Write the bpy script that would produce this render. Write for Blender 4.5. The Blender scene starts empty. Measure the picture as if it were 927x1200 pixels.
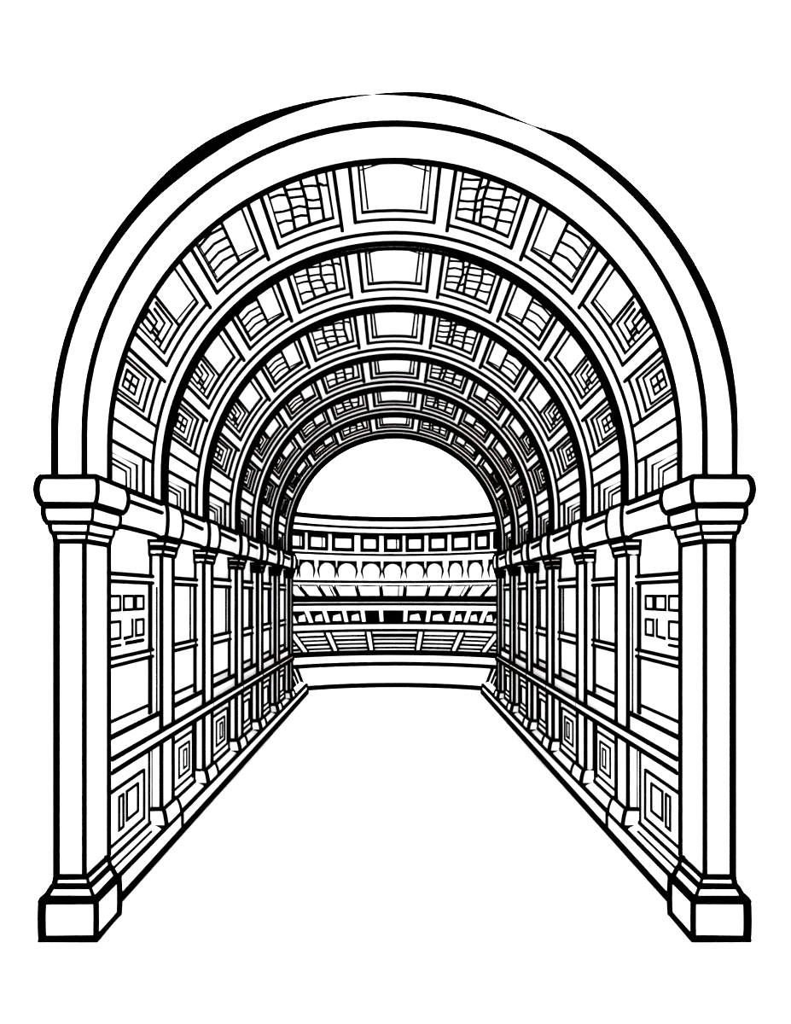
import bpy, math, random
from mathutils import Vector as V
sc = bpy.context.scene
COL = sc.collection
R = math.radians

# ------------------------------------------------------------------ materials
def mat(name, c0, c1, scale, spec=0.0):
    m = bpy.data.materials.new(name); m.use_nodes = True
    nt = m.node_tree; b = nt.nodes['Principled BSDF']
    n = nt.nodes.new('ShaderNodeTexNoise'); n.inputs['Scale'].default_value = scale
    tc = nt.nodes.new('ShaderNodeTexCoord')
    cr = nt.nodes.new('ShaderNodeValToRGB')
    cr.color_ramp.elements[0].color = (*c0, 1); cr.color_ramp.elements[1].color = (*c1, 1)
    nt.links.new(tc.outputs['Object'], n.inputs['Vector'])
    nt.links.new(n.outputs['Fac'], cr.inputs['Fac'])
    nt.links.new(cr.outputs['Color'], b.inputs['Base Color'])
    b.inputs['Roughness'].default_value = 1.0
    b.inputs['Specular IOR Level'].default_value = spec
    return m
PLASTER = mat('white_plaster', (.98, .98, .98), (.995, .995, .995), 3)
FLOORM = mat('white_ground', (.98, .98, .98), (.995, .995, .995), 1)
INK = mat('black_ink', (0, 0, 0), (.0002, .0002, .0002), 5)

EYE = 3.29            # eye height = height of the horizon
ZC = EYE + 1.56       # centre of the vault circle
RV = 3.15             # vault / wall face
RI = 3.0              # rib and pilaster face
D = [6.6, 8.85, 10.8, 13.0, 15.0, 17.2, 19.45]     # front face of each rib
RIBD = [.55, .11, .11, .11, .12, .12, .2]
AMAX = 97.4
FAC = 6.6 / 1600.0 * 1.25
EXP = .64

def rad(px, y):
    return px * FAC * (max(y, 5) / 6.6) ** EXP

# ------------------------------------------------------------------ mesh collector
class MB:
    def __init__(s): s.v = []; s.f = []; s.m = []
    def face(s, pts, m=0):
        b = len(s.v); s.v += [tuple(p) for p in pts]; s.f.append(tuple(range(b, b + len(pts)))); s.m.append(m)
    def grid(s, rows, m=0, closed=False):
        b = len(s.v); n = len(rows[0])
        for r in rows: s.v += [tuple(p) for p in r]
        for i in range(len(rows) - 1):
            for j in range(n if closed else n - 1):
                k = (j + 1) % n
                s.f.append((b + i * n + j, b + i * n + k, b + (i + 1) * n + k, b + (i + 1) * n + j)); s.m.append(m)
    def loft(s, rings, m=0, caps=True):
        b = len(s.v); n = len(rings[0])
        s.grid(rings, m, True)
        if caps:
            s.f.append(tuple(range(b, b + n))); s.m.append(m)
            e = b + (len(rings) - 1) * n
            s.f.append(tuple(range(e, e + n))); s.m.append(m)
    def box(s, x0, x1, y0, y1, z0, z1, m=0):
        s.loft([[(x0, y0, z), (x1, y0, z), (x1, y1, z), (x0, y1, z)] for z in (z0, z1)], m)
    def tube(s, pts, px, closed=False, n=6, rs=None):
        P = [V(p) for p in pts]
        Q = [P[0]]; idx = [0]
        for i, p in enumerate(P[1:], 1):
            if (p - Q[-1]).length > 1e-5: Q.append(p); idx.append(i)
        P = Q; N = len(P)
        if N < 2: return
        rr = [rs[i] if rs else 1.0 for i in idx]
        rings = []; u = None
        for i, p in enumerate(P):
            if closed:
                a = (p - P[i - 1]).normalized(); c = (P[(i + 1) % N] - p).normalized()
            else:
                a = (p - P[i - 1]).normalized() if i else None
                c = (P[i + 1] - p).normalized() if i < N - 1 else None
                if a is None: a = c
                if c is None: c = a
            t = a + c
            t = c if t.length < 1e-4 else t.normalized()
            cosh = max(.5, t.dot(c))
            if u is None:
                ref = V((0, 0, 1)) if abs(t.z) < .8 else V((1, 0, 0))
                u = t.cross(ref).normalized()
            else:
                u = (u - t * u.dot(t))
                u = u.normalized() if u.length > 1e-4 else t.orthogonal().normalized()
            w = t.cross(u)
            r = rad(px, p.y) * rr[i]
            # direction in the plane of the bend gets the mitre stretch
            bend = (c - a)
            bend = bend - t * bend.dot(t)
            ring = []
            for k in range(n):
                an = 2 * math.pi * (k + .5) / n
                o = u * math.cos(an) + w * math.sin(an)
                if bend.length > 1e-3:
                    bn = bend.normalized()
                    o = o + bn * o.dot(bn) * (min(1 / cosh, 1.1) - 1)
                ring.append(p + o * r)
            rings.append((ring, p, r, t))
        R_ = [x[0] for x in rings]
        if closed:
            s.grid(R_ + [R_[0]], 1, True) if False else None
            b = len(s.v)
            for r_ in R_: s.v += [tuple(q) for q in r_]
            for i in range(N):
                i2 = (i + 1) % N
                # match twist on the closing step
                off = 0
                if i2 == 0:
                    off = min(range(n), key=lambda o: sum((R_[i][k] - R_[0][(k + o) % n]).length for k in range(n)))
                for j in range(n):
                    k = (j + 1) % n
                    s.f.append((b + i * n + j, b + i * n + k, b + i2 * n + (k + off) % n, b + i2 * n + (j + off) % n)); s.m.append(1)
        else:
            _, p0, r0, t0 = rings[0]; _, p1, r1, t1 = rings[-1]
            pre = [p0 - t0 * r0 * .7 + (q - p0) * .5 for q in R_[0]]
            post = [p1 + t1 * r1 * .7 + (q - p1) * .5 for q in R_[-1]]
            s.loft([pre] + R_ + [post], 1)
    def xrect(s, x, y0, y1, z0, z1, px):
        s.tube([(x, y0, z0), (x, y1, z0), (x, y1, z1), (x, y0, z1)], px, True)
    def build(s, name, parent=None, kind=None, **props):
        me = bpy.data.meshes.new(name)
        o = bpy.data.objects.new(name, me); COL.objects.link(o)
        vs = s.v
        if parent is not None:
            L = parent_world(parent); vs = [(a - L[0], b - L[1], c - L[2]) for a, b, c in vs]
            o.parent = parent
            ORG[o.name] = L
        else:
            xs = [min(v[i] for v in vs) for i in range(3)]; xe = [max(v[i] for v in vs) for i in range(3)]
            L = ((xs[0] + xe[0]) / 2, (xs[1] + xe[1]) / 2, xs[2])
            vs = [(a - L[0], b - L[1], c - L[2]) for a, b, c in vs]
            o.location = L; ORG[o.name] = L
        me.from_pydata(vs, [], s.f)
        me.materials.append(props.pop('white', PLASTER)); me.materials.append(INK)
        for p, m in zip(me.polygons, s.m): p.material_index = m
        me.validate(); me.update()
        if kind: o['kind'] = kind
        for k, v in props.items(): o[k] = v
        return o
ORG = {}
def parent_world(o): return ORG[o.name]
def thing(name, loc, label, cat, group=None):
    o = bpy.data.objects.new(name, None); COL.objects.link(o)
    o.location = loc; o.empty_display_size = .2; ORG[o.name] = tuple(loc)
    o['label'] = label; o['category'] = cat
    if group: o['group'] = group
    return o

def lerp(a, b, t): return a + (b - a) * t
def arcp(r, a, y, s=1):
    """point of the stilted barrel: radius r, a degrees from the crown, s = -1 left, +1 right"""
    if a < 0: a = -a; s = -s
    if a <= 90: return (s * r * math.sin(R(a)), y, ZC + r * math.cos(R(a)))
    return (s * r, y, ZC - R(a - 90) * 3.0)
def arcline(r, y, n=64, amax=AMAX):
    return [arcp(r, -amax + 2 * amax * i / n, y) for i in range(n + 1)]
SIDE = {-1: 'left', 1: 'right'}
ORD = ['front', 'second', 'third', 'fourth', 'fifth', 'sixth', 'seventh']

# ------------------------------------------------------------------ ground
g = MB()
def gq(x0, x1, y0, y1): g.face([(x0, y0, 0), (x1, y0, 0), (x1, y1, 0), (x0, y1, 0)])
gq(-60, 60, -20, 90)
g.build('floor', None, 'structure', white=FLOORM)

# ------------------------------------------------------------------ vault shell
# angular limits of the coffers counted from the crown
COF = [(-9, 9), (12.2, 27.6), (30.6, 45), (48.2, 65.2), (68.4, 78.6), (87, AMAX)]
c = MB()
y0s, y1s = D[0] + .05, D[6] + .05
n = 72
for (ra, rb) in ((RV + .07, RV + .12),):
    ring = []
    rows = []
    for i in range(n + 1):
        a = -AMAX + 2 * AMAX * i / n
        rows.append([arcp(ra, a, y0s), arcp(ra, a, y1s), arcp(rb, a, y1s), arcp(rb, a, y0s)])
    c.loft(rows)
def patch(mb, a0, a1, y0, y1, ra, rb, s, step=3.0):
    """curved slab: angles a0..a1, radii ra (face) .. rb (back)"""
    k = max(1, int(abs(a1 - a0) / step + .5))
    rows = []
    for i in range(k + 1):
        a = lerp(a0, a1, i / k)
        rows.append([arcp(ra, a, y0, s), arcp(ra, a, y1, s), arcp(rb, a, y1, s), arcp(rb, a, y0, s)])
    mb.loft(rows)
BAYS = []
for b in range(6):
    ya = D[b] + RIBD[b]; yb = D[b + 1]
    L = yb - ya
    # coffer opening in depth
    ca = ya + .08 * L; cb = yb - (.17 if b == 0 else .16) * L
    BAYS.append((ya, yb, ca, cb))
    for s in (-1, 1):
        patch(c, 0, AMAX, ya - .02, ca, RV, RV + .08, s)
        patch(c, 0, AMAX, cb, yb + .02, RV, RV + .08, s)
        # strips between coffers
        for a0, a1 in ((9, 12.2), (27.6, 30.6), (45, 48.2), (65.2, 68.4), (78.6, 87)):
            patch(c, a0, a1, ca, cb, RV, RV + .08, s)
            for a in (a0, a1):
                c.tube([arcp(RV, a, lerp(ya, yb, .02), s), arcp(RV, a, cb if a == a0 else lerp(cb, yb, .45), s)], 4.6)
        c.tube([arcp(RV, 82.6, ya, s), arcp(RV, 82.6, yb, s)], 4.2)
        c.tube([arcp(RV, 78.6, cb, s), arcp(RV, 78.6, yb, s)], 4.2)
        c.tube([arcp(RV, 87, cb, s), arcp(RV, 87, yb, s)], 4.2)
        # far edge line of every coffer opening
        for a0, a1 in COF:
            aa = max(a0, 0)
            c.tube([arcp(RV, lerp(aa, a1, i / 6), cb, s) for i in range(7)], 3.6)
c.build('ceiling', None, 'structure')

# ------------------------------------------------------------------ coffers
def coffer(b, ci, s):
    ya, yb, ca, cb = BAYS[b]
    a0, a1 = COF[ci]
    rnd = random.Random(b * 37 + ci * 5 + (s > 0))
    names = {0: ('plain square coffer with thin inset border', 'at the crown'),
             1: ('brick-patterned coffer', 'first beside the crown on the %s' % SIDE[s]),
             2: ('half slatted half plain coffer', 'second from the crown on the %s' % SIDE[s]),
             3: ('stepped-square coffer with plain upper half', 'third from the crown on the %s' % SIDE[s]),
             4: ('small nested-square coffer', 'fourth from the crown on the %s' % SIDE[s]),
             5: ('tall plain nested coffer', 'lowest on the %s' % SIDE[s])}[ci]
    lab = names[0] + ', ' + names[1] + ', ' + ORD[b] + ' bay'
    mid = arcp(RV + .04, max(a0, -a0) if ci == 0 else (a0 + a1) / 2, (ca + cb) / 2, s)
    if ci == 0: mid = arcp(RV + .04, 0, (ca + cb) / 2, 1)
    t = thing('ceiling_coffer', mid, lab, 'coffer', 'coffers of the %s vault bay' % ORD[b])
    L = cb - ca; A = a1 - a0
    # frame: a border sunk a little below the lattice
    f = MB(); fa = A * (.10 if ci != 5 else .22); fy = L * .13
    if ci == 4: fa = A * .13
    top = a0 + fa; bot = a1 - fa if ci != 5 else a1
    e = .12
    patch(f, a0 + e, top, ca + .01, cb - .01, RV + .02, RV + .065, s)
    if ci != 5: patch(f, bot, a1 - e, ca + .01, cb - .01, RV + .02, RV + .065, s)
    patch(f, top, bot, ca + .01, ca + fy * .8, RV + .02, RV + .065, s)
    patch(f, top, bot, cb - fy, cb - .01, RV + .02, RV + .065, s)
    def P(a, y, r=RV + .02): return arcp(r, a, y, s)
    def loop(a_, b_, y_, z_, r=RV + .02, open_=False):
        k = 4
        pts = [P(lerp(a_, b_, i / k), z_, r) for i in range(k + 1)]
        if open_: return [P(b_, y_, r)] * 0 + [P(a_, y_, r)] + pts
        return pts + [P(lerp(b_, a_, i / k), y_, r) for i in range(k + 1)]
    if ci == 5: f.tube([P(bot, ca + fy * .8), P(top, ca + fy * .8), P(top, cb - fy), P(bot, cb - fy)], 2.9)
    else: f.tube(loop(top, bot, ca + fy * .8, cb - fy), 3.6, True)
    f.build('frame', t)
    p = MB(); RP = RV + .045
    ya_, yb_ = ca + fy * .8, cb - fy
    patch(p, top, bot, ya_, yb_, RP, RP + .018, s)
    def q(u, v): return arcp(RP, lerp(top, bot, u), lerp(ya_, yb_, v), s)
    def ln(pts, px): p.tube([q(*x) for x in pts], px)
    T = 3.9 if b == 0 else 3.5
    if ci == 0:
        ln([(.03, .18), (.3, .1), (.5, .08), (.7, .12), (.97, .2)], 2.2)
        ln([(.06, .02), (.09, .97)], 2.5); ln([(.93, .02), (.9, .97)], 2.5)
    elif ci == 1:
        cols = [0, .16, .42, .70, 1.0] if s < 0 else [0, .3, .42, .72, 1.0]
        for x in cols[1:-1]:
            j = rnd.uniform(-.03, .03)
            ln([(x + j, 0), (x - j, .5), (x + j, 1)], T)
        for i in range(len(cols) - 1):
            w = cols[i + 1] - cols[i]
            if w < .2 and i == 0: ks = [.3]
            else:
                m = 4 if i % 2 else 5
                if b > 2: m -= 1
                ks = [(k + rnd.uniform(-.15, .15)) / m for k in range(1, m)]
            for v in ks:
                ln([(cols[i] + .02, v + .04), (cols[i] + w * .5, v + rnd.uniform(-.03, .03)), (cols[i + 1] - .02, v - .03)], T)
    elif ci == 2:
        ln([(.42, 0), (.42, 1)], T)
        ln([(.0, .97), (.42, .9)], 2.4)
        m = 4 if s > 0 else 5
        for k in range(1, m):
            v = k / m
            ln([(.42, v + .02), (.7, v - .04), (.95, v)], T)
        ln([(.95, .05), (.95, .97)], 1.8)
        ln([(.42, .08), (.95, .1)], 1.8)
    elif ci == 3:
        ln([(.48, 0), (.48, 1)], T)
        ln([(.54, .25), (.55, .85), (.98, .85)], T)
        ln([(.62, .3), (.64, .68), (.95, .68)], T)
        ln([(.70, .2), (.72, .5), (.92, .5), (.9, .2), (.70, .2)], T)
        ln([(.8, .2), (.82, .68)], T)
        ln([(.88, .5), (.9, .85)], T)
        if b == 0: ln([(.0, .93), (.46, .9)], 2.4)
    elif ci == 4:
        ln([(.1, .2), (.1, .85), (.88, .85), (.88, .2), (.1, .2)], T)
        ln([(.28, .32), (.28, .68), (.72, .68), (.72, .32), (.28, .32)], T)
        ln([(.28, .5), (.72, .5)], T); ln([(.5, .32), (.52, .68)], T)
        ln([(.5, .0), (.5, .2)], 2)
    else:
        ln([(1, .84), (.16, .84), (.10, .04)], 3.4)
        ln([(1, .72), (.30, .70), (.24, .12)], 3.4)
        if b == 0: ln([(1, .12), (.24, .12)], 2.6)
    p.build('panel', t)
for b in range(6):
    for ci in range(6):
        for s in ((-1, 1) if ci else (1,)):
            coffer(b, ci, s)

# ------------------------------------------------------------------ arch ribs
def extr_width(a):
    """thickness of the black outer outline of the front arch, a degrees, negative = left"""
    k = [(-98, 7.5), (-85, 7.5), (-70, 7), (-58, 8), (-48, 9), (-40, 12.5), (-33, 13), (-25, 10), (-17, 6.5), (-10, 3.5),
         (-5, 1.8), (-3.9, .7), (-2.6, 2), (4, 5), (10, 6.5), (16, 5), (21, 2.6), (24, 1.0), (26, 3), (30, 7), (40, 8), (55, 8.5), (68, 9.5), (78, 8.5), (88, 6.5), (98, 6)]
    for (x0, y0), (x1, y1) in zip(k, k[1:]):
        if x0 <= a <= x1: return lerp(y0, y1, (a - x0) / (x1 - x0))
    return 7
for i in range(7):
    ro = 3.285 if i == 0 else RV + .1
    lab = ('wide plain front arch with thick black outline framing the whole tunnel' if i == 0 else
           'plain rib at the far open end of the vault' if i == 6 else
           'plain arched rib, %s of the row counted from the front arch' % ORD[i])
    t = thing('vault_arch' if i == 0 else 'vault_rib', (0, D[i], arcp(RI, AMAX, 0)[2]), lab, 'arch' if i == 0 else 'rib', None if i == 0 else 'plain ribs of the barrel vault')
    m = MB(); y0, y1 = D[i], D[i] + RIBD[i]
    rows = []
    for k in range(81):
        a = -AMAX + 2 * AMAX * k / 80
        rows.append([arcp(RI, a, y0), arcp(RI, a, y1), arcp(ro, a, y1), arcp(ro, a, y0)])
    m.loft(rows)
    m.build('arch_ring', t)
    m = MB()
    m.tube(arcline(RI, y0, 80), 6.2 if i in (0, 6) else 6.2)
    m.tube(arcline(RI, y1, 80), 8.6 if i == 0 else 6.2)
    if i > 0: m.tube(arcline(RV, y0, 80), 6.2)
    if i == 6: m.tube(arcline(ro, y1, 80), 6)
    m.build('edge_moulding', t, label='black inner edge lines')
    if i == 0:
        m = MB(); N = 160
        ang = [-AMAX + 2 * AMAX * k / N for k in range(N + 1)]
        def dr(a): 
            return -.03 * math.exp(-((a - 20) / 8.) ** 2) + (.012 * math.exp(-((a - 31) / 3.) ** 2))
        m.tube([arcp(ro + dr(a), a, y0) for a in ang], 1, rs=[extr_width(a) for a in ang], n=8)
        m.build('outer_outline', t, label='thick black outline of uneven width')

# ------------------------------------------------------------------ frustum layers for capitals and bases
def layer(mb, s, bot, top, z0, z1, px, bulge=0, pxv=None, steps=6, topline=True, botline=True):
    """bot/top = (inner x, outer x, front y, back y)"""
    rings = []
    for k in range(steps + 1 if bulge else 2):
        t_ = k / (steps if bulge else 1)
        o = bulge * (math.sin(math.pi * t_) ** .6 if 0 < t_ < 1 else 0)
        xi, xo, yf, yb = [lerp(bot[j], top[j], t_) for j in range(4)]
        z = EYE + lerp(z0, z1, t_)
        rings.append([(s * (xi - o), yf - o, z), (s * (xo + o), yf - o, z), (s * (xo + o), yb + o, z), (s * (xi - o), yb + o, z)])
    mb.loft(rings)
    if botline: mb.tube(rings[0], px, True)
    if topline: mb.tube(rings[-1], px, True)
    for j in range(4):
        mb.tube([r[j] for r in rings], (pxv or px) if j == 0 else px)

def pilaster(i, s):
    y0 = D[i] - .07; y1 = y0 + .42; xo = RV
    t = thing('pilaster', (s * 3.08, y0 + .2, 0.30),
              'slim square wall pilaster on the %s, %s from the big front pillar' % (SIDE[s], ['', 'first', 'second', 'third', 'fourth', 'fifth', 'sixth and farthest'][i]),
              'column', 'pilasters along the side walls')
    m = MB()
    layer(m, s, (2.91, xo, y0 - .07, y1 + .06), (2.96, xo, y0 - .04, y1 + .03), -2.96, -2.74, 5, bulge=.015)
    m.build('base', t)
    m = MB()
    m.box(*sorted((s * RI, s * xo)), y0, y1, EYE - 2.74, EYE + .52)
    for x, y, px in ((RI, y0, 4.8), (RI, y1, 6.5), (RV, y0, 6.2)):
        m.tube([(s * x, y, EYE - 2.74), (s * x, y, EYE + .52)], px)
    if i == 1:
        m.tube([(s * (RI + .06), y0 - .0, EYE - 1.5), (s * (RI + .06), y0, EYE + .1)], 2.2)
    m.build('shaft', t)
    m = MB()
    layer(m, s, (2.97, xo, y0 - .04, y1 + .02), (2.955, xo, y0 - .05, y1 + .03), .52, .60, 5, pxv=3.2)
    layer(m, s, (2.95, xo, y0 - .05, y1 + .03), (2.92, xo, y0 - .07, y1 + .05), .62, .70, 5, pxv=3.2)
    m.build('capital', t)
    m = MB()
    layer(m, s, (2.92, xo, y0 - .07, y1 + .04), (2.92, xo, y0 - .05, y1 + .04), .74, 1.17, 5.6, bulge=.035, pxv=4.6)
    m.build('impost_block', t)

def pier(s):
    t = thing('pillar', (s * 3.14, 6.85, 0), 'large square %s front pillar carrying the %s foot of the front arch' % (SIDE[s], SIDE[s]), 'column', 'large front pillars')
    m = MB()
    layer(m, s, (2.84, 3.35, 6.49, 7.0), (2.84, 3.35, 6.49, 7.0), -3.27, -2.90, 8.4, bulge=.004, pxv=6)
    m.build('plinth', t)
    m = MB()
    layer(m, s, (2.86, 3.33, 6.5, 7.0), (2.93, 3.29, 6.56, 7.03), -2.89, -2.80, 6.4, pxv=3.4)
    layer(m, s, (2.94, 3.28, 6.57, 7.04), (2.97, 3.27, 6.59, 7.06), -2.80, -2.72, 6, pxv=3.4)
    m.build('base_moulding', t)
    m = MB()
    xo = 3.27
    m.box(*sorted((s * RI, s * xo)), 6.6, 7.14, EYE - 2.72, EYE + .51)
    for x, y, px in ((RI, 6.6, 5.2), (RI, 7.14, 7), (xo, 6.6, 7), (xo, 7.14, 4)):
        m.tube([(s * x, y, EYE - 2.72), (s * x, y, EYE + .51)], px)
    m.build('shaft', t)
    m = MB()
    layer(m, s, (2.975, 3.27, 6.585, 7.10), (2.965, 3.285, 6.58, 7.12), .52, .60, 5.6, pxv=3.2, topline=False)
    layer(m, s, (2.96, 3.30, 6.575, 7.13), (2.945, 3.31, 6.565, 7.14), .60, .70, 4.8, pxv=3.4, bulge=.008)
    layer(m, s, (2.915, 3.34, 6.56, 7.16), (2.90, 3.36, 6.55, 7.17), .70, .85, 5.6, pxv=3.4, bulge=.015)
    m.build('capital', t)
    m = MB()
    layer(m, s, (2.87, 3.37, 6.54, 7.19), (2.86, 3.38, 6.54, 7.2), .87, 1.13, 6.8, pxv=4.4, bulge=.035, steps=8)
    m.build('abacus', t)
for s in (-1, 1):
    pier(s)
    for i in range(1, 7): pilaster(i, s)

# ------------------------------------------------------------------ walls, baseboards, rails
for s in (-1, 1):
    S = SIDE[s]
    m = MB(); m.box(*sorted((s * RV, s * 3.25)), 6.75, D[6] + .36, 0, EYE + 1.17)
    m.build('wall_' + S, None, 'structure')
    # baseboard: upright face and sloping ledge
    m = MB(); ya, yb = 7.02, 22.85
    prof = [(2.95, 0), (2.95, EYE - 3.0), (3.0, EYE - 2.955), (3.15, EYE - 2.90), (3.15, 0)]
    m.loft([[(s * x, y, z) for x, z in prof] for y in (ya, yb)])
    m.tube([(s * 2.95, ya, .035), (s * 2.95, yb, .035)], 8.6)
    m.tube([(s * 2.95, ya, EYE - 3.0), (s * 2.95, yb, EYE - 3.0)], 5.6)
    m.tube([(s * 3.13, ya, EYE - 2.90), (s * 3.13, D[6] + .36, EYE - 2.90)], 6)
    m.tube([(s * 3.03, 7.3, EYE - 2.945), (s * 3.03, 8.5, EYE - 2.945)], 3)
    m.tube([(s * 2.95, 9.45, .02), (s * 2.95, 9.45, EYE - 3.0)], 5.6)
    m.tube([(s * 2.95, 7.06, .02), (s * 2.95, 7.06, EYE - 3.0)], 5.6)
    m.build('baseboard_' + S, None, 'structure')
    # dado rail passing in front of the pilasters
    m = MB(); yb = D[6] + .36; m.box(*sorted((s * 2.96, s * 3.15)), 7.14, yb, EYE - 1.86, EYE - 1.72)
    for z, px in ((-1.72, 6.2), (-1.86, 6.2)):
        m.tube([(s * 2.96, 7.16, EYE + z), (s * 2.96, yb, EYE + z)], px)
    m.build('trim_%d' % (1 if s < 0 else 2), None, 'structure')

def wall_bay(b, s):
    S = SIDE[s]
    ya = (7.14 if b == 0 else D[b] - .07 + .42); yb = D[b + 1] - .07
    L = yb - ya
    def bx(m, x0, x1, y0, y1, z0, z1): m.box(*sorted((s * x0, s * x1)), y0, y1, EYE + z0, EYE + z1)
    def ln(m, x, pts, px): m.tube([(s * x, y, EYE + z) for y, z in pts], px)
    # --- upper panelling
    t = thing('side_panel', (s * 3.14, (ya + yb) / 2, EYE - 1.72),
              ('tall %s wall panel with grid of small squares, beside front pillar' % S if b == 0 else
               'tall plain two-part panel on the %s wall, %s bay from the front' % (S, ORD[b])), 'wall panel', 'upper wall panels')
    m = MB()
    zt = .24 if b < 2 else .28; zl = -.785 if b < 2 else -.83
    bx(m, 3.11, RV, ya, yb, .155, zt)
    ln(m, 3.11, [(ya, zt), (yb, zt)], 4.6); ln(m, 3.11, [(ya, .155), (yb, .155)], 4.4)
    bx(m, 3.11, RV, ya, yb, zl, -.70)
    ln(m, 3.11, [(ya, -.70), (yb, -.70)], 4.4); ln(m, 3.11, [(ya, zl), (yb, zl)], 4.4)
    yf = yb - .09
    bx(m, 3.12, RV, yf, yb, -1.5, .155)
    ln(m, 3.12, [(yf, -1.5), (yf, .15)], 4.6)
    if b:
        bx(m, 3.12, RV, ya, ya + .09, -1.5, .155)
    m.build('panel_frame', t)
    m = MB(); bx(m, 3.135, RV, ya + .02, yf, -.70, .155)
    if b == 0:
        cols = [(7.45, 7.78), (7.88, 8.18), (8.25, 8.50)]
        for (c0, c1) in cols: m.tube([(s * 3.135, y, EYE + z) for y, z in ((c0, -.01), (c1, -.01), (c1, -.17), (c0, -.17))], 4.4, True)
        for (c0, c1) in (cols[0], cols[2]): m.tube([(s * 3.135, y, EYE + z) for y, z in ((c0, -.30), (c1, -.30), (c1, -.49), (c0, -.49))], 4.4, True)
        ln(m, 3.135, [(8.14, -.29), (8.14, -.49), (7.90, -.50)], 4.4)
        ln(m, 3.135, [(7.45, -.57), (7.80, -.57)], 3.6)
        if s < 0: ln(m, 3.135, [(7.95, -.56), (8.5, -.56)], 4.4)
    elif b < 5:
        ln(m, 3.135, [(yf - .2, -.69), (yf - .2, .12)], 3.6 if b == 1 else 4)
    m.build('upper_pane', t)
    m = MB(); bx(m, 3.135, RV, ya + .02, yf, -1.5, -.785)
    ln(m, 3.135, [(ya, -1.40), (yf, -1.40)], 4.2)
    m.build('lower_pane', t)
    m = MB(); bx(m, 3.03, RV, ya, yb, -1.72, -1.52)
    ln(m, 3.03, [(ya, -1.52), (yb, -1.52)], 6.2)
    m.build('sill', t)
    # --- dado panel under the rail
    t = thing('dado_panel', (s * 3.14, (ya + yb) / 2, EYE - 2.90),
              ('low %s wall panel with barred square, beside front pillar' % S if b == 0 else
               'low nested-rectangle panel under the rail on the %s wall, %s bay' % (S, ORD[b])), 'wall panel', 'low panels under the rails')
    m = MB(); bx(m, 3.12, RV, ya + .03, yb - .03, -2.88, -1.90)
    ln(m, 3.12, [(yb - .13, -2.86), (yb - .13, -1.9)], 4.4)
    if b == 1: ln(m, 3.12, [(yb - .22, -2.80), (yb - .22, -1.95)], 3.2)
    ln(m, 3.12, [(ya + .1, -2.86), (ya + .1, -1.9)], 4.2)
    m.build('panel_frame', t)
    m = MB()
    if b == 0:
        bx(m, 3.10, 3.13, 7.35, 8.42, -2.75, -2.16)
        m.xrect(s * 3.10, 7.35, 8.42, EYE - 2.75, EYE - 2.16, 4.8)
        m.xrect(s * 3.10, 7.88, 8.22, EYE - 2.60, EYE - 2.27, 4.6)
        m.xrect(s * 3.10, 7.66, 7.78, EYE - 2.64, EYE - 2.27, 4.4)
    else:
        p0, p1 = ya + .2 * L, yb - .19 * L
        bx(m, 3.10, 3.13, p0, p1, -2.74, -2.08)
        m.xrect(s * 3.10, p0, p1, EYE - 2.74, EYE - 2.08, 4)
        q0, q1 = lerp(p0, p1, .3), lerp(p0, p1, .82)
        m.xrect(s * 3.10, q0, q1, EYE - 2.62, EYE - 2.20, 4)
        if b < 3: m.xrect(s * 3.10, lerp(q0, q1, .45), lerp(q0, q1, .75), EYE - 2.54, EYE - 2.28, 3.4)
    m.build('inset', t)
    # --- beam between the capitals, its foot curving down to each of them
    ya = 7.2 if b == 0 else D[b] - .07 + .47
    yb = D[b + 1] - .07 - .08
    t = thing('entablature_beam', (s * 3.05, (ya + yb) / 2, EYE + .6),
              'plain beam over the %s wall, %s' % (S, 'from the front pillar to the first pilaster' if b == 0 else
               'spanning between its %s and %s pilasters' % (['', 'first', 'second', 'third', 'fourth', 'fifth'][b], ['', 'second', 'third', 'fourth', 'fifth', 'sixth'][b])), 'beam', 'beams over the side walls')
    low = []
    for k in range(13):
        u = k / 12; dd = min(u, 1 - u)
        low.append((lerp(ya, yb, u), .715 + .035 * (1 - max(0, 1 - dd / .22) ** 2)))
    m = MB()
    rows = []
    for (y, z) in low:
        rows.append([(s * 2.97, y, EYE + z), (s * 2.97, y, EYE + 1.17), (s * RV, y, EYE + 1.17), (s * RV, y, EYE + z)])
    m.loft(rows)
    m.tube([(s * 2.97, y, EYE + z) for y, z in low], 5.6)
    m.tube([(s * 2.97, ya, EYE + 1.17), (s * 2.97, yb, EYE + 1.17)], 6.4)
    m.build('beam', t)
    m = MB()
    if b == 0: m.tube([(s * 2.965, ya + .1, EYE + 1.05), (s * 2.965, yb, EYE + 1.05)], 5)
    else: m.tube([(s * 2.965, lerp(ya, yb, .3), EYE + 1.05), (s * 2.965, lerp(ya, yb, .9), EYE + 1.02)], 5)
    m.build('groove', t, label='thin black groove')
for b in range(6):
    for s in (-1, 1): wall_bay(b, s)

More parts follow.
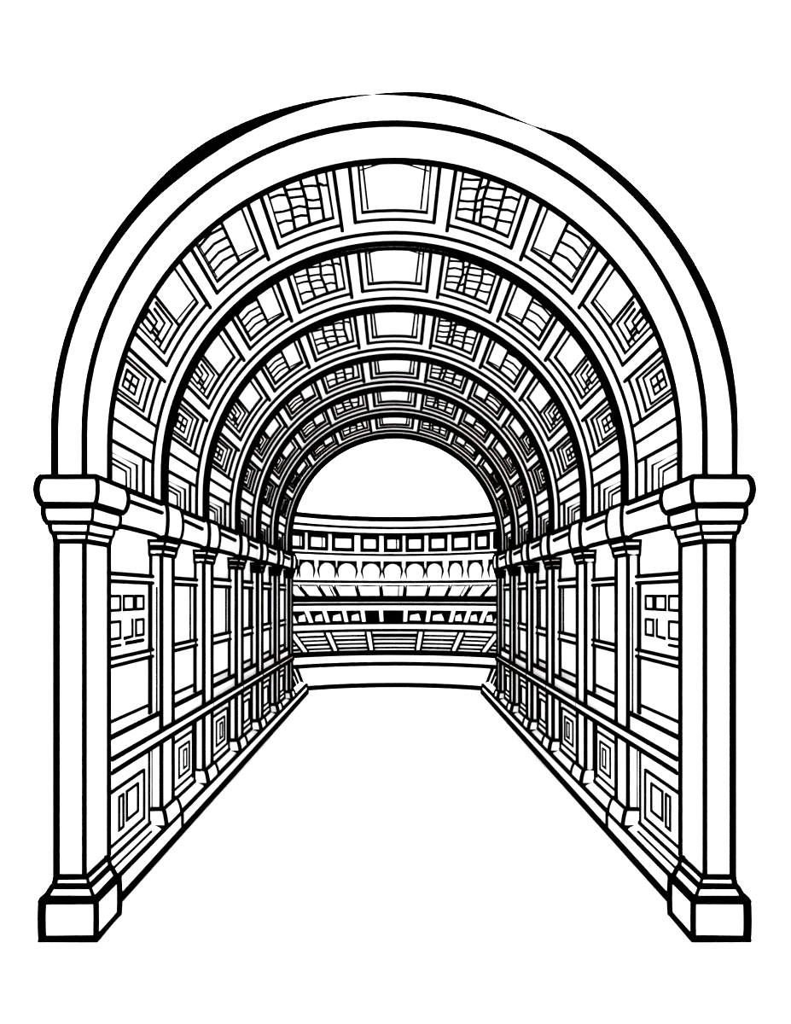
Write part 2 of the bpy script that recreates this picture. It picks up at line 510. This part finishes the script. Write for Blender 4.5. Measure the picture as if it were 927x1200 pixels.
# ------------------------------------------------------------------ amphitheatre beyond the far arch
def bowl(dc, x, z):
    """point on the bowl whose deepest point lies dc away"""
    a = 5.7 + (dc - 24.4) * .2; bb = 5.6 + (dc - 24.4) * 1.3
    sn = max(-.94, min(.94, x / a))
    return (a * sn, dc - bb + bb * math.sqrt(1 - sn * sn), EYE + z)
def zy(y, dc): return (697.5 - y) * dc / 800.0
XW = 5.35
def band(mb, prof, xw=XW, n=36, thick=.3):
    """prof: list of (dc, z) from bottom to top; closed slab swept round the bowl"""
    rows = []
    back = [(dc + thick, z) for dc, z in reversed(prof)]
    for i in range(n + 1):
        x = lerp(-xw, xw, i / n)
        rows.append([bowl(dc, x, z) for dc, z in prof + back])
    mb.loft(rows)
def bline(mb, dc, z, px, x0=-XW, x1=XW, n=36):
    mb.tube([bowl(dc, lerp(x0, x1, i / n), z) for i in range(n + 1)], px)
K = 1 / .72

DU = 27.1
am = thing('amphitheatre_wall', (0, DU, 0), 'curved upper wall with square windows above a row of round arches, far behind', 'building')
m = MB(); band(m, [(DU, zy(683, DU)), (DU, zy(654, DU))]); 
band(m, [(DU, -3.29), (DU, zy(683, DU))], thick=.5)
bline(m, DU, zy(682, DU), 3.4 * K)
m.build('arcade_wall', am)
m = MB(); band(m, [(DU, zy(652, DU)), (DU, zy(627, DU))]); bline(m, DU, zy(650.5, DU), 3.2 * K)
m.build('attic_wall', am)
m = MB(); band(m, [(DU - .1, zy(627, DU)), (DU - .1, zy(620, DU)), (DU - .16, zy(619, DU)), (DU - .16, zy(609, DU))])
bline(m, DU - .1, zy(626.5, DU), 3.6 * K); bline(m, DU - .14, zy(619, DU), 3.6 * K); bline(m, DU - .16, zy(609, DU), 6 * K)
m.build('cornice', am)
wx = [-4.55, -4.05, -3.63, -2.92, -2.0, -.98, -.06, .80, 1.69, 2.56, 3.30, 3.92, 4.5]
rn = random.Random(4)
for j, x in enumerate(wx):
    m = MB(); w = .36 if x == -2.0 else .30 if abs(x) < 3.1 else .2
    z0, z1 = zy(645, DU), zy(630.5, DU)
    q = [bowl(DU - .04, x - w, z0), bowl(DU - .04, x + w, z0), bowl(DU - .04, x + w, z1), bowl(DU - .04, x - w, z1)]
    qb = [(a, y + .06, z) for a, y, z in q]
    m.loft([q, qb]); m.tube(q, 5.8 * K, True)
    if j in (2, 3, 6): m.tube([bowl(DU - .05, x + w * .45, z0), bowl(DU - .05, x + w * .45, z1)], 2 * K)
    m.build('window', am)
ax = [-4.4, -3.85, -3.3, -2.65, -1.85, -.92, -.08, .8, 1.62, 2.35, 3.05, 3.75, 4.4]
for j, x in enumerate(ax):
    m = MB(); x0 = x - .40; x1 = x + .40
    if j and ax[j] - ax[j - 1] < .75: x0 = x - .28; 
    if j < 12 and ax[j + 1] - ax[j] < .75: x1 = x + .28
    cx = (x0 + x1) / 2; w = (x1 - x0) / 2 * .93
    zs, zt, zb = zy(670, DU), zy(659.5, DU), zy(678, DU)
    arc = [(cx + w * math.cos(R(a)), zs + (zt - zs) * math.sin(R(a))) for a in range(0, 181, 20)]
    pts = [(cx + w * .84, zb)] + arc + [(cx - w * .84, zb)]
    # spandrel slab with the arch opening cut out of it
    for k in range(len(arc) - 1):
        (xa, za), (xb, zb_) = arc[k], arc[k + 1]
        m.loft([[bowl(DU - .07, xa, za), bowl(DU - .07, xb, zb_), bowl(DU - .07, xb, zt + .06), bowl(DU - .07, xa, zt + .06)],
                [bowl(DU + .02, xa, za), bowl(DU + .02, xb, zb_), bowl(DU + .02, xb, zt + .06), bowl(DU + .02, xa, zt + .06)]], 1)
    m.tube([bowl(DU - .08, a, z) for a, z in pts], 2.6 * K, rs=[.5] + [1.1] * len(arc) + [.5])
    m.build('arch', am, label='black outlined round arch')

# upper seating bank
t = thing('seating_bank', (0, 26.3, 0), 'upper curved seating bank with slanting blocks, below the far arches', 'seating')
DA, DB = 26.75, 26.3
m = MB(); band(m, [(DB, -3.29), (DB, zy(701, DB)), (DA, zy(684, DA))])
bline(m, DB, zy(701.5, DB), 4 * K)
m.build('raked_tier', t)
edges = [-4.9, -4.5, -4.05, -3.55, -2.9, -2.35, -1.5, -.55, .42, 1.35, 2.15, 2.9, 3.55, 4.1, 4.6]
for j in range(len(edges) - 1):
    m = MB(); e0, e1 = edges[j] + .04, edges[j + 1] - .04
    sc_ = .9
    za, zb = zy(687, DA), zy(699.5, DB)
    q = [bowl(DB - .03, e0 * sc_, zb), bowl(DB - .03, e1 * sc_, zb), bowl(DA - .03, e1, za), bowl(DA - .03, e0, za)]
    m.loft([q, [(a, y + .05, z) for a, y, z in q]]); m.tube(q, 3.6 * K, True)
    if j % 3 == 1: 
        m.tube([bowl(DB - .05, lerp(e0, e1, .75) * sc_, zb), bowl(DA - .05, lerp(e0, e1, .75), za)], 2 * K)
    m.build('seat_block', t)
# middle gallery
DM = 26.0
t = thing('gallery', (0, DM, 0), 'middle curved gallery with a row of dark openings between two white bands', 'seating')
m = MB(); band(m, [(DM, -3.29), (DM, zy(704, DM))]); bline(m, DM, zy(704, DM), 3.2 * K); bline(m, DM, zy(708, DM), 3.4 * K)
m.build('gallery_wall', t)
edges = [-4.3, -3.75, -3.2, -2.6, -1.9, -1.22, -.52, .42, 1.3, 2.2, 2.75, 3.3, 3.8, 4.3]
for j in range(len(edges) - 1):
    m = MB(); e0, e1 = edges[j] + .07, edges[j + 1] - .07
    z0, z1 = zy(728.5, DM), zy(715, DM); sk = .95
    q = [bowl(DM - .03, e0 * sk, z0), bowl(DM - .03, e1 * sk, z0), bowl(DM - .03, e1, z1), bowl(DM - .03, e0, z1)]
    m.loft([q, [(a, y + .1, z) for a, y, z in q]], 1)
    if j not in (5, 6):
        l = .25 if e0 + e1 < 0 else .1
        u = [(lerp(e0, e1, l + .05), z0 + .06), (lerp(e0, e1, l + .6), z0 + .06), (lerp(e0, e1, l + .5), z1 - .14), (lerp(e0, e1, l + .08), z1 - .2)]
        q = [bowl(DM - .05, a * .97, z) for a, z in u]
        m.loft([q, [(a, y + .04, z) for a, y, z in q]], 0)
    m.build('opening', t, label='dark opening')
m = MB(); band(m, [(DM - .25, -3.29), (DM - .25, zy(730, DM - .25))], thick=.2)
bline(m, DM - .25, zy(730, DM - .25), 3.4 * K); bline(m, DM - .25, zy(738.5, DM - .25), 3.6 * K)
m.build('parapet_band', t)
# lower seating bank
t = thing('seating_bank', (0, 25, 0), 'lower curved bench seating split by slanting stairs, above the arena parapet', 'seating')
DA, DB = 25.7, 24.75
m = MB(); band(m, [(DB, -3.29), (DB, zy(763, DB)), (DA, zy(741, DA))])
m.build('raked_tier', t)
st = [-4.6, -3.62, -2.45, -.98, .98, 2.45, 3.62, 4.6]
for j in range(8):
    m = MB(); x = st[j]; w = .11
    q = [bowl(DB - .04, (x - w) * .86, zy(761, DB)), bowl(DB - .04, (x + w) * .86, zy(761, DB)), bowl(DA - .04, x + w, zy(741, DA)), bowl(DA - .04, x - w, zy(741, DA))]
    m.loft([q, [(a, y + .06, z) for a, y, z in q]])
    m.tube([q[0], q[3]], 3 * K); m.tube([q[1], q[2]], 3 * K)
    m.build('stair', t)
for j in range(7):
    e0, e1 = st[j] + .16, st[j + 1] - .16
    for k in range(4):
        m = MB(); f = (k + .5) / 4
        dc = lerp(DA, DB, f); z = lerp(zy(742, DA), zy(761, DB), f); sk = lerp(1, .86, f)
        n = 6
        pts = [(lerp(e0, e1, i / n) * sk) for i in range(n + 1)]
        m.loft([[bowl(dc - .12, x, z - .03), bowl(dc + .1, x, z - .03), bowl(dc + .1, x, z + .03), bowl(dc - .12, x, z + .03)] for x in pts])
        m.tube([bowl(dc - .13, x, z) for x in pts], (5.5 if (k == 0 and j == 3) else 2.9 + .5 * ((j + k) % 2)) * K * .85)
        m.build('bench', t)
# arena parapet with its rounded rail
t = thing('arena_parapet', (0, 24.4, 0), 'low plain curved parapet with a rounded top rail at the arena edge', 'wall')
DP = 24.4; XP = 3.35
m = MB(); band(m, [(DP, -3.29), (DP, zy(779, DP))], xw=XP, n=24)
bline(m, DP, -3.22, 6 * K, -XP + .25, XP - .25, 24); bline(m, DP, zy(778, DP), 4.4 * K, -3.5, 3.5, 24)
for sx in (-XP, XP): m.tube([bowl(DP, sx * .925, -3.25), bowl(DP, sx, zy(779, DP))], 4 * K)
m.build('parapet_face', t)
m = MB(); XR = 3.78
rows = []
for i in range(29):
    x = lerp(-XR, XR, i / 28); e = 1 - abs(x / XR) ** 14 * .6
    zc = zy(771, DP); h = .19 * e
    rows.append([bowl(DP + .1 + dy, x, zc + h * dz) for dy, dz in ((-.16, -1), (-.2, -.4), (-.2, .4), (-.16, 1), (.2, 1), (.2, -1))])
m.loft(rows)
m.tube([bowl(DP - .07, lerp(-XR, XR, i / 28), zy(771, DP) + .19) for i in range(29)], 6.5 * K)
m.tube([bowl(DP - .07, lerp(-XR, XR, i / 28), zy(771, DP) - .19) for i in range(29)], 4.5 * K)
m.build('top_rail', t)
# little flights of steps between the parapet and the tunnel mouth
for s in (-1, 1):
    t = thing('stair_flight', (s * 3.9, 22.6, 0), 'short slanting stair at the %s end of the arena parapet' % SIDE[s], 'stairs', 'stairs beside the arena parapet')
    for k in range(4):
        m = MB(); x0, x1 = 3.22 + k * .15, 3.37 + k * .15
        y0, y1 = 22.75, 22.98
        zt = .17 * (k + 1)
        m.box(*sorted((s * x0, s * x1)), y0, y1, 0, zt)
        m.tube([(s * x0, y0, zt - .1), (s * x0, y0, zt), (s * x1, y0, zt)], 3 * K)
        m.build('step', t)
    m = MB()
    q = [(s * 3.06, 22.64, 0.02), (s * 3.18, 22.64, .02), (s * 3.50, 22.64, .80), (s * 3.38, 22.64, .80)]
    m.loft([q, [(a, y + .08, z) for a, y, z in q]])
    m.tube([q[0], q[3]], 3 * K); m.tube([q[1], q[2]], 3 * K)
    m.build('stringer', t)

# ------------------------------------------------------------------ light: bright even overcast sky
w = bpy.data.worlds.new('sky'); sc.world = w; w.use_nodes = True
bg = w.node_tree.nodes['Background']
bg.inputs['Color'].default_value = (1, 1, 1, 1); bg.inputs['Strength'].default_value = 1.0
sc.cycles.max_bounces = 40; sc.cycles.diffuse_bounces = 40

cam = bpy.data.cameras.new('camera'); co = bpy.data.objects.new('camera', cam); COL.objects.link(co)
co.location = (0, 0, EYE); co.rotation_euler = (R(90), 0, 0)
cam.sensor_fit = 'HORIZONTAL'; cam.sensor_width = 36; cam.lens = 36 * 800 / 927
cam.shift_y = 97.5 / 927; cam.shift_x = 1.0 / 927
cam.clip_end = 500
sc.camera = co
vs = sc.view_settings
vs.view_transform = 'Standard'; vs.look = 'None'; vs.gamma = 1; vs.use_curve_mapping = False
vs.exposure = 2.5
